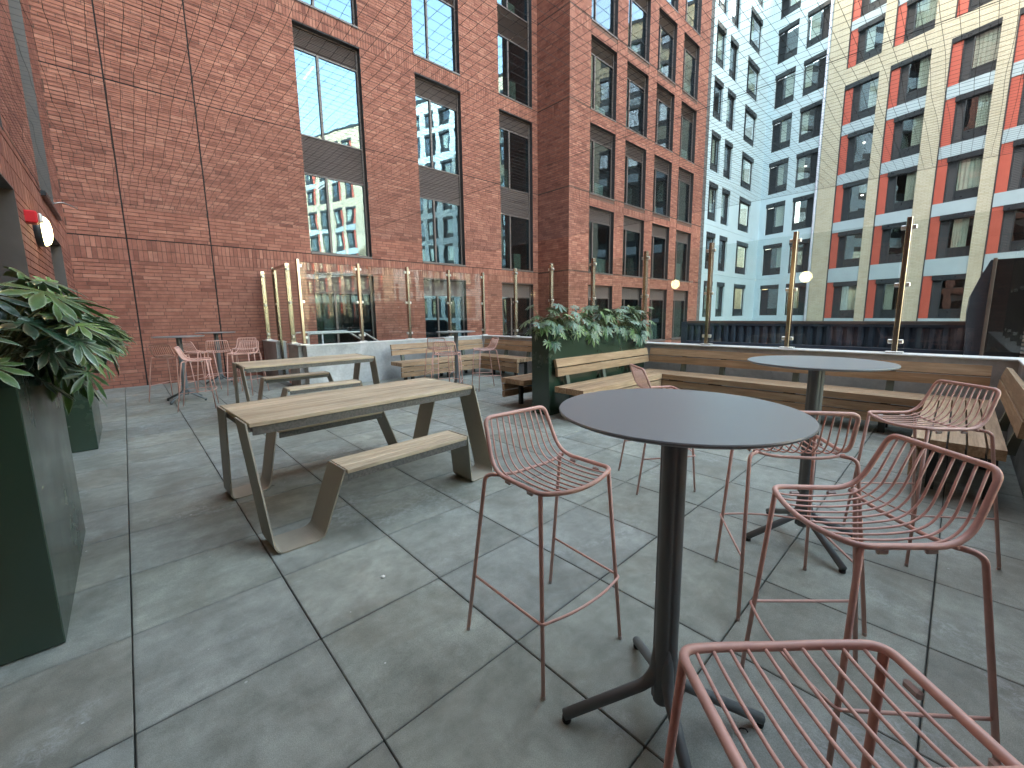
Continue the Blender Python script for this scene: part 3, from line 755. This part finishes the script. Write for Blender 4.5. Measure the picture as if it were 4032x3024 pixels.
stools = [ # x, y, facing azimuth, label
 (1.198, 1.104, -1.648, 'pink wire bar stool standing free left of the large round table in front'),
 (3.066, 1.594, -.726, 'pink wire bar stool behind the large round table, its back seen edge on'),
 (2.213, .491, .627, 'pink wire bar stool half hidden by the right rim of the nearest round table'),
 (1.626, .138, 2.374, 'pink wire bar stool in the right foreground, its rounded back facing right'),
 (3.273, .075, 2.366, 'pink wire bar stool in front of the slatted bench at the right edge'),
 (.708, .035, 3.974-math.pi, 'nearest pink wire bar stool, only its seat showing in the bottom right corner'),
 (.508, 9.141, .838, 'leftmost pink wire bar stool by the far brick wall'),
 (.724, 8.001, -.21, 'pink wire bar stool standing nearest in the far left group, seat seen side on'),
 (.955, 9.85, .475-math.pi*2, 'pink wire bar stool showing behind the pole of the far left round table'),
 (1.283, 9.807, 7.648, 'pink wire bar stool with its back to us between the two far left tables'),
 (1.532, 8.842, 3.971, 'pink wire bar stool just behind the left end of the farther picnic table'),
 (1.80, 10.2, 4.294, 'pink wire bar stool farthest back at the left, behind another stool'),
 (4.833, 5.947, 9.063, 'pink wire bar stool standing alone right of the far round table by the corner bench'),
 (3.87, 5.79, 7.054, 'pink wire bar stool with its back to us left of the far round table pole'),
 (4.40, 6.84, .691, 'pink wire bar stool partly hidden behind another stool at the far round table'),
]
s0 = None
for (x, y, a, lab) in stools:
    rz = a-math.pi/2
    if s0 is None: s0 = make_stool(lab); s0.location = (x, y, 0); s0.rotation_euler = (0,0,rz); kids = list(s0.children); KIDS[s0.name] = kids
    else: dup(s0, (x, y, 0), rz, lab)

# ---------------------------------------------------------------- round bar tables
def make_table(label):
    t = thing('round_bar_table', label, 'bar table', (0,0,0), 0, 'round pedestal bar tables')
    Rr = .35
    MB().lathe([(.02, 1.0765), (Rr-.012, 1.0765), (Rr-.001, 1.082), (Rr, 1.0865), (Rr-.002, 1.090), (.01, 1.0902)], 96, smooth=False).ob('table_top', TTOP, t)
    MB().lathe([(.16, 1.068), (.16, 1.076)], 32, smooth=False).ob('mounting_plate', TPOLE, t)
    # four-lobed column
    n = 48; vs = []; fs = []; zs = [.10, 1.068]
    for z in zs:
        for k in range(n):
            a = 2*math.pi*k/n; r_ = .0335+.0060*abs(math.cos(2*a))**.6
            vs.append((r_*math.cos(a), r_*math.sin(a), z))
    for k in range(n): fs.append((k, (k+1) % n, n+(k+1) % n, n+k))
    c = MB(); c.add(vs, fs, True); c.ob('column', TPOLE, t)
    for q in range(4):
        a = math.pi/4+q*math.pi/2; d_ = Vector((math.cos(a), math.sin(a), 0))
        p = fillet([d_*.017+Vector((0,0,.30)), d_*.030+Vector((0,0,.165)), d_*.33+Vector((0,0,.024))], .075, 8)
        N = len(p); MB().tube(p, [.0225-.005*(i/(N-1)) if i > 0 else .019 for i in range(N)], 14).ob('leg', TPOLE, t)
        MB().lathe([(.014, 0), (.0155, .003), (.0155, .017)], 14, (d_.x*.322, d_.y*.322)).ob('foot', RUBBER, t)
    return t
tabs = [(1.185, .56, 'large graphite round bar table in the foreground'),
        (2.86, .535, 'graphite round bar table second nearest, in front of the long right bench'),
        (.64, 8.87, 'graphite round bar table at the far left, nearer of the pair there'),
        (1.37, 10.55, 'small looking graphite round bar table at the left, closest to the brick wall'),
        (4.33, 6.17, 'graphite round bar table by the far corner bench, behind the picnic tables')]
t0 = None
for (x, y, lab) in tabs:
    if t0 is None: t0 = make_table(lab); t0.location = (x, y, 0); KIDS[t0.name] = list(t0.children)
    else: dup(t0, (x, y, 0), .03, lab)

# ---------------------------------------------------------------- picnic tables
def strip(path, wd, th=.009, seg=6):
    """bent flat bar: path of (x, y, z); width runs along y"""
    P = fillet(path, [0]+[.055]*(len(path)-2)+[0], seg); vs = []; fs = []
    N = len(P)
    for i in range(N):
        a = P[max(0, i-1)]; b = P[min(N-1, i+1)]; T_ = Vector((b.x-a.x, 0, b.z-a.z)).normalized(); nn = Vector((-T_.z, 0, T_.x))
        for (s_, h_) in ((-1,-1),(1,-1),(1,1),(-1,1)): vs.append(P[i]+Vector((0, s_*wd/2, 0))+nn*h_*th/2)
    for i in range(N-1):
        for k in range(4): fs.append((i*4+k, i*4+(k+1) % 4, i*4+4+(k+1) % 4, i*4+4+k))
    fs += [(3,2,1,0), tuple((N-1)*4+k for k in range(4))]
    mb = MB(); mb.add(vs, fs, False); return mb
def make_picnic(label):
    t = thing('picnic_table', label, 'picnic table', (0,0,0), 0, 'picnic tables with attached benches')
    Lh, Wh = .885, .385
    n = 6; w_ = 2*Wh/n
    for i in range(n): MB().bbox(-Lh+.012, Lh-.012, -Wh+i*w_+.0012, -Wh+(i+1)*w_-.0012, .722, .750, .003).ob('table_plank', PW, t)
    MB().box(-Lh+.03, Lh-.03, -Wh+.012, -Wh+.020, .668, .721).box(-Lh+.03, Lh-.03, Wh-.020, Wh-.012, .668, .721).ob('apron', SUBF, t)
    MB().box(-Lh+.012, -Lh+.04, -Wh+.02, Wh-.02, .690, .721).box(Lh-.04, Lh-.012, -Wh+.02, Wh-.02, .690, .721).ob('end_rail', SUBF, t)
    for s_ in (-1, 1):
        y0, y1 = (s_*.53, s_*.79); ya, yb = min(y0, y1), max(y0, y1); n2 = 3; w2 = (yb-ya)/n2
        for i in range(n2): MB().bbox(-.47, .47, ya+i*w2+.0015, ya+(i+1)*w2-.0015, .424, .450, .003).ob('bench_plank', PW, t)
        yy = ya+.012; MB().box(-.465, .465, ya+.006, ya+.013, .378, .423).box(-.465, .465, yb-.013, yb-.006, .378, .423).ob('bench_rail', SUBF, t)
        for e in (-1, 1):
            strip([(e*.889, s_*.262, .751), (e*.862, s_*.532, .005), (e*.598, s_*.552, .005), (e*.482, s_*.660, .451)], .245).ob('leg', LEG, t)
    return t
p0 = make_picnic('nearer picnic table with weathered wood top and bent taupe metal legs')
p0.location = (1.335, 3.285, 0); p0.rotation_euler = (0,0,R(2.6)); KIDS[p0.name] = list(p0.children)
dup(p0, (1.955, 6.66, 0), R(-.6), 'farther picnic table in front of the concrete parapet, wood top and taupe legs')

# ---------------------------------------------------------------- slatted benches
def bench(label, axis, a0, a1, wallside, front, mit0=0, mit1=0, back=True, seat_n=5, deep=.475, fz=2, legs=None, b0=None, b1=None):
    """axis 'x': runs along X from a0..a1; front = coordinate of the front edge, wallside=+1 if the back is at larger coordinate.
       mit: extra length gained per metre of depth at either end (mitred corners: +1 longer towards the back, 0 square)"""
    t = thing('slatted_bench', label, 'bench', (0,0,0), 0, 'slatted wooden corner benches'); Wd = WX if axis == 'x' else WY
    def put(mb_pts, z0, z1, name, par=t, m_=None):
        mb = MB(); mb.prism([(p[0], p[1]) if axis == 'x' else (p[1], p[0]) for p in mb_pts], z0, z1, 'z'); return mb.ob(name, m_ or Wd, par)
    s_ = wallside; pw = deep/seat_n
    for i in range(seat_n):
        d0, d1 = i*pw+(.006 if i else 0), (i+1)*pw-.006
        put([(a0-mit0*d0, front+s_*d0), (a1+mit1*d0, front+s_*d0), (a1+mit1*d1, front+s_*d1), (a0-mit0*d1, front+s_*d1)], .355, .430, 'seat_plank')
    for k in range(fz):
        z1_ = .338-k*.108; put([(a0, front+s_*.004), (a1, front+s_*.004), (a1+mit1*.044, front+s_*.048), (a0-mit0*.044, front+s_*.048)], z1_-.095, z1_, 'front_plank')
    ba, bb_ = (a0-mit0*.5 if b0 is None else b0), (a1+mit1*.5 if b1 is None else b1)
    if back:
        for (zc, tilt, dd, hh) in ((.602, .10, .515, .108), (.722, .26, .538, .112)):
            c, sn = math.cos(tilt), math.sin(tilt); q = []
            for (u_, v_) in ((-.021,-hh/2),(.021,-hh/2),(.021,hh/2),(-.021,hh/2)): q.append((front+s_*(dd+u_*c+v_*sn), zc-u_*sn+v_*c))
            mb = MB(); mb.prism(q, ba, bb_, axis); mb.ob('back_plank', Wd, t)
    L = legs or [a0+.22, (a0+a1)/2, a1-.2]
    for x in L:
        mb = MB(); q = [(front+s_*.10, 0), (front+s_*.10, .345), (front+s_*.45, .345), (front+s_*.45, 0), (front+s_*.40, 0), (front+s_*.40, .30), (front+s_*.15, .30), (front+s_*.15, 0)]
        mb.prism(q, x-.03, x+.03, axis); mb.ob('leg', BSTEEL, t)
        if back:
            mb = MB(); q = [(front+s_*.46, .36), (front+s_*.52, .36), (front+s_*.575, .74), (front+s_*.548, .74)]; mb.prism(q, x-.035, x+.035, axis); mb.ob('back_bracket', GRSTEEL, t)
    return t
bench('slatted bench against the front of the tall dark green planter, pale wood', 'x', 4.05, 6.03, 1, 3.10, 0, 1, legs=[4.35, 5.2, 5.95], b0=4.14, b1=6.50, )
bench('long slatted bench along the right parapet behind the two nearest round tables', 'y', .17, 3.10, 1, 6.03, 1, 1, legs=[.5, 1.45, 2.4, 3.0], b0=-.27, b1=3.60)
bench('slatted bench at the right edge of the picture, its end facing us', 'x', 4.22, 6.03, -1, .17, 0, 1, legs=[4.45, 5.3], b0=4.1, b1=6.5)
bench('slatted bench behind the tall planter, only its open end and leg showing', 'x', 4.10, 6.0, -1, 4.68, 0, 0, legs=[4.38, 5.2], back=False)
bench('slatted bench along the back parapet below the glass, stained wood', 'x', 4.0, 6.03, 1, 7.62, 0, 1, legs=[4.3, 5.2, 5.9], b0=4.05, b1=6.50)
bench('short slatted bench along the right parapet at the far corner, ending near the planter', 'y', 6.38, 7.62, 1, 6.03, 0, 1, legs=[6.55, 7.3], b0=5.9, b1=8.1)

# ---------------------------------------------------------------- planters and fatsia plants
def planter(label, x0, x1, y0, y1, h_):
    o = thing('planter', label, 'planter', ((x0+x1)/2, (y0+y1)/2, 0), 0, 'tall dark green metal planters')
    a, b = (x1-x0)/2, (y1-y0)/2
    MB().bbox(-a, a, -b, b, .004, h_-.045, .004).ob('body', GREEN, o)
    th = .014
    MB().box(-a+.001, -a+th, -b+.001, b-.001, h_-.0445, h_).box(a-th, a-.001, -b+.001, b-.001, h_-.0445, h_).box(-a+th, a-th, -b+.001, -b+th, h_-.0445, h_).box(-a+th, a-th, b-th, b-.001, h_-.0445, h_).ob('rim', GREEN, o)
    MB().box(-a+th+.001, a-th-.001, -b+th+.001, b-th-.001, h_-.0444, h_-.03).ob('soil', SOIL, o)
    return o
planter('near tall green planter at the left edge with big overhanging leaves', -.595, -.333, 2.50, 3.79, 1.17)
planter('second green planter along the left wall, beyond the nearest one', -.595, -.348, 6.21, 7.42, 1.17)
planter('wide dark green planter in the centre with a bench against its front', 4.08, 6.54, 3.70, 4.02, 1.17)
def leaf_mesh(seed, lobes=8, droop=.30, narrow=1.):
    rr = random.Random(seed); vs = []; fs = []; ed = []
    def V(p, e): vs.append(p); ed.append(e); return len(vs)-1
    def Z(x, y): r_ = math.hypot(x, y); return -droop*r_*r_*.9
    c = V((0, 0, .012), 0); span = R(255)
    for i in range(lobes):
        u = (i/(lobes-1)-.5); th = u*span+rr.uniform(-.05, .05); Ln = (1-.50*abs(2*u)**1.5)*rr.uniform(.92, 1.06); wd = .118*narrow*(1-.25*abs(2*u))*rr.uniform(.9, 1.1)
        d_ = (math.cos(th), math.sin(th)); q = (-d_[1], d_[0]); prev = None
        st = ((.10,.034), (.27,.050), (.46,.096), (.64,.115), (.80,.085), (.92,.036)); tw = rr.uniform(-.05, .05)
        for (a, b) in st:
            b *= wd/.115; a_ = a*Ln; z0 = Z(a_*d_[0], a_*d_[1])+rr.uniform(-.006, .006)
            m_ = V((a_*d_[0], a_*d_[1], z0+.008), 0)
            l_ = V((a_*d_[0]+q[0]*b, a_*d_[1]+q[1]*b, z0-.02*b/.1+tw*b), 1 if a > .25 else .3); r_ = V((a_*d_[0]-q[0]*b, a_*d_[1]-q[1]*b, z0-.02*b/.1-tw*b), 1 if a > .25 else .3)
            if prev is None: fs += [(c, r_, m_), (c, m_, l_)]
            else: fs += [(prev[0], prev[2], r_, m_), (prev[1], prev[0], m_, l_)]
            prev = (m_, l_, r_)
        tp = V((Ln*d_[0], Ln*d_[1], Z(Ln*d_[0], Ln*d_[1])-.015), 1); fs += [(prev[0], prev[2], tp), (prev[1], prev[0], tp)]
    me = bpy.data.meshes.new('leaf'); me.from_pydata(vs, [], fs); me.polygons.foreach_set('use_smooth', [True]*len(fs))
    at = me.attributes.new('edge', 'FLOAT', 'POINT'); at.data.foreach_set('value', ed); me.update(); return me
leaves = []
for i in range(8):
    me = leaf_mesh(i, [9, 8, 9, 8][i % 4], [.18, .35, .55, .28][i % 4], [1, .85, 1.1, .95][i % 4]); me.materials.append(LEAF if i % 3 else LEAFB); leaves.append(me)
def fatsia(label, base, targets, seed, size, group):
    """targets: list of (x, y, z) leaf hubs in world space"""
    rr = random.Random(seed); t = thing('fatsia_plant', label, 'plant', base, 0, group); b = Vector(base)
    for k, h_ in enumerate(targets):
        h = Vector(h_)-b; side = Vector((h.x, h.y, 0)); l = side.length; o_ = side.normalized() if l > 1e-3 else Vector((1,0,0))
        root = Vector((rr.uniform(-.04,.04)+o_.x*min(l, .05), rr.uniform(-.12,.12), 0)); mid = root.lerp(h, .55)+Vector((0,0,.06+.05*rr.random()+max(0, .10-h.z*.3)))
        p = [root*(1-s_)**2+mid*2*s_*(1-s_)+h*s_*s_ for s_ in [i/6 for i in range(7)]]
        MB().tube(p, [.0055-.003*i/6 for i in range(7)], 5, caps=False).ob('stem', STEM, t)
        sc_ = size*rr.uniform(.62, 1.12)
        # blade tilts outward and down; normal faces mostly up and outward
        az = math.atan2(o_.y, o_.x)+rr.uniform(-.5, .5); pitch = R(rr.uniform(0, 52)) if l > .10 else R(rr.uniform(-10, 30))
        if h.z < .05: pitch = R(rr.uniform(35, 75))
        M4 = Matrix.Rotation(az, 3, 'Z') @ Matrix.Rotation(pitch, 3, 'Y') @ Matrix.Rotation(rr.uniform(-.35, .35), 3, 'X')
        o = mk('leaf', rr.choice(leaves), t, loc=h); o.rotation_euler = M4.to_euler(); o.scale = (sc_, sc_, sc_)
def cloud(n, x0, x1, y0, y1, z0, z1, rr): return [(rr.uniform(x0, x1), rr.uniform(y0, y1), z0+(z1-z0)*rr.random()**.8) for _ in range(n)]
rr = random.Random(77)
# centre planter: row of plants, overhanging the front
for i in range(6):
    cx = 4.2+i*.44; lab = ['leftmost variegated fatsia plant in the centre planter, drooping over its end', 'second fatsia plant from the left in the centre planter, pale edged leaves', 'third fatsia plant from the left in the centre planter', 'fourth fatsia plant from the left in the centre planter', 'fifth fatsia plant from the left in the centre planter', 'rightmost fatsia plant in the centre planter by the bronze post'][i]
    tg = cloud(14, cx-.28, cx+.28, 3.60, 3.98, 1.22, 1.49, rr) + cloud(8, cx-.24, cx+.24, 3.56, 3.67, .99, 1.26, rr) + cloud(4, cx-.2, cx+.2, 3.95, 4.15, 1.15, 1.38, rr)
    if i == 0: tg += cloud(4, 3.97, 4.08, 3.70, 3.95, 1.12, 1.26, rr) + [(4.22, 3.66, 1.50)]
    fatsia(lab, (cx, 3.86, 1.145), tg, 10+i, .165, 'fatsia plants in the centre planter')
for i in range(3):
    cy = 2.72+i*.42
    tg = cloud(22, -.54, -.20, cy-.26, cy+.26, 1.20, 1.50, rr) + cloud(15, -.32, -.10, cy-.24, cy+.24, 1.08, 1.42, rr) + cloud(4, -.45, -.18, cy-.1, cy+.25, 1.46, 1.62, rr)
    fatsia(['fatsia plant nearest us in the left planter, big deep green leaves', 'middle fatsia plant of the near left planter, spilling over the edge', 'farthest fatsia plant of the near left planter, reaching up with a bare stem'][i], (-.46, cy, 1.145), tg, 30+i, .200, 'fatsia plants in the near left planter')
for i in range(2):
    cy = 6.5+i*.55
    tg = cloud(18, -.5, -.15, cy-.28, cy+.28, 1.18, 1.46, rr) + cloud(12, -.28, -.05, cy-.25, cy+.25, 1.02, 1.3, rr)
    fatsia(['fatsia plant at the near end of the second left planter', 'fatsia plant at the far end of the second left planter'][i], (-.47, cy, 1.145), tg, 40+i, .21, 'fatsia plants in the second left planter')

# ---------------------------------------------------------------- lamps, sounder, conduit, net, small litter
def lamp(label, y, z):
    t = thing('wall_lamp', label, 'lamp', (-.6, y, z), 0, 'round bulkhead lamps on the left wall')
    def disc(prof, n=40, m_=DARKP, name='base'):
        vs = []; fs = []
        for (r_, x) in prof:
            for k in range(n): a = 2*math.pi*k/n; vs.append((x, r_*math.cos(a), r_*math.sin(a)))
        for i in range(len(prof)-1):
            for k in range(n): fs.append((i*n+k, i*n+(k+1) % n, (i+1)*n+(k+1) % n, (i+1)*n+k))
        fs.append(tuple((len(prof)-1)*n+k for k in range(n)))
        mb = MB(); mb.add(vs, fs, True); mb.ob(name, m_, t)
    disc([(.165, -.004), (.172, .02), (.172, .055), (.160, .06)])
    disc([(.158, .061), (.155, .075), (.137, .098), (.10, .115), (.05, .124), (.01, .126)], 40, LAMPL, 'diffuser')
lamp('lit round wall lamp on the left brick wall above the leaves', 7.05, 2.36)
lamp('lit round wall lamp nearest us on the left brick wall', 3.17, 2.33)
al = thing('alarm_sounder', 'red fire alarm sounder with a clear end on the left wall beside the lit lamp', 'alarm', (-.6, 6.45, 2.40))
MB().bbox(-.01, .085, -.07, .07, -.06, .06, .012).ob('body', REDP, al)
MB().bbox(.086, .115, -.05, .05, -.045, .045, .012).ob('lens', WHITE, al)
ct = thing('conduit', 'dark conduit and steel hook fixed high on the left wall where the net is tied', 'conduit', (-.6, 8.2, 3.0))
MB().bbox(-.01, .05, .0, 1.9, -.03, .03).ob('channel', DARKP, ct)
MB().tube(fillet([(.02, 1.2, .10), (.12, 1.25, .14), (.26, 1.5, .12)], .04), .008, 6).ob('hook', GREYM, ct)

# bird net: square mesh 75 mm, stretched flat above the terrace
NZ = 3.03; c_ = .075
nx0, nx1, ny0, ny1 = -.58, 7.2, -.5, 8.62
NX = int((nx1-nx0)/c_); NY = int((ny1-ny0)/c_)
X, Yg = np.meshgrid(nx0+np.arange(NX+1)*c_, ny0+np.arange(NY+1)*c_, indexing='ij')
def smooth_noise(shape, step, r_):
    g = r_.standard_normal((shape[0]//step+3, shape[1]//step+3)); xi = np.arange(shape[0])/step; yi = np.arange(shape[1])/step
    x0 = xi.astype(int); y0 = yi.astype(int); fx = (xi-x0)[:,None]; fy = (yi-y0)[None]; fx = fx*fx*(3-2*fx); fy = fy*fy*(3-2*fy)
    return (g[x0][:,y0]*(1-fx)*(1-fy)+g[x0+1][:,y0]*fx*(1-fy)+g[x0][:,y0+1]*(1-fx)*fy+g[x0+1][:,y0+1]*fx*fy)
nr = np.random.default_rng(3); sh = X.shape
slack = np.clip((3.4-X)/3.4, 0, 1)
dx = smooth_noise(sh, 9, nr)*(.003+.010*slack)+smooth_noise(sh, 3, nr)*(.0015+.0035*slack); dy = smooth_noise(sh, 9, nr)*.008
dz = smooth_noise(sh, 12, nr)*(.003+.007*slack)
Pn = np.stack([X+dx, Yg+dy, NZ+dz], -1)
def net_mesh():
    r_ = .00105; V = []; F = []; base = 0
    off = np.array([[0, r_*1.2], [-r_, -r_*.6], [r_, -r_*.6]])
    for ax in (0, 1):
        Q = Pn if ax == 0 else Pn.transpose(1, 0, 2)          # lines along first axis
        n0, n1 = Q.shape[0], Q.shape[1]
        ring = np.zeros((n1, n0, 3, 3))
        for k in range(3):
            ring[:, :, k] = Q.transpose(1, 0, 2); ring[:, :, k, 1-ax] += off[k, 0]; ring[:, :, k, 2] += off[k, 1]
        V.append(ring.reshape(-1, 3)); idx = np.arange(n1*n0*3).reshape(n1, n0, 3)+base; base += n1*n0*3
        a = idx[:, :-1]; b = idx[:, 1:]
        F.append(np.stack([a, np.roll(a, -1, 2), np.roll(b, -1, 2), b], -1).reshape(-1, 4))
    V = np.concatenate(V); F = np.concatenate(F); n = len(F)
    me = bpy.data.meshes.new('mesh_cords'); me.vertices.add(len(V)); me.vertices.foreach_set('co', V.reshape(-1)); me.loops.add(n*4); me.loops.foreach_set('vertex_index', F.reshape(-1).astype(np.int32))
    me.polygons.add(n); me.polygons.foreach_set('loop_start', np.arange(0, n*4, 4, dtype=np.int32)); me.polygons.foreach_set('loop_total', np.full(n, 4, np.int32)); me.materials.append(NET); me.update(); return me
bn_ = thing('bird_net', 'dark bird netting stretched overhead across the whole terrace', 'net', (0,0,0))
mk('mesh_cords', net_mesh(), bn_, kind='stuff')
MB().tube([(3.66, ny0, NZ-.004), (3.66, 7.9, NZ-.004)], .0022, 6).ob('seam_rope', NET, bn_)
MB().tube([(nx0, ny0, NZ), (nx1, ny0, NZ), (nx1, ny1, NZ), (nx0, ny1, NZ)], .0025, 6, closed=True).ob('edge_wire', NET, bn_)

pb = onp = None
def at_(name, label, cat, loc, mb, m_): o = mb.ob(name, m_); o.location = loc; o['label'] = label; o['category'] = cat; return o
mb = MB(); mb.lathe([(.002, 0), (.010, .002), (.012, .006), (.008, .010), (.002, .012)], 9)
at_('pebble', 'small white pebble lying on a paving slab left of the free standing stool', 'pebble', (.86, 1.97, 0), mb, WHITE)
at_('cable_tie', 'scrap of black cable tie on the paving at the right', 'cable tie', (1.345, .36, .003), MB().tube(fillet([(-.022, .010, .002), (.006, .012, .002), (.016, -.006, .003), (.004, -.014, .008)], .012, 4), .0022, 6), RUBBER)
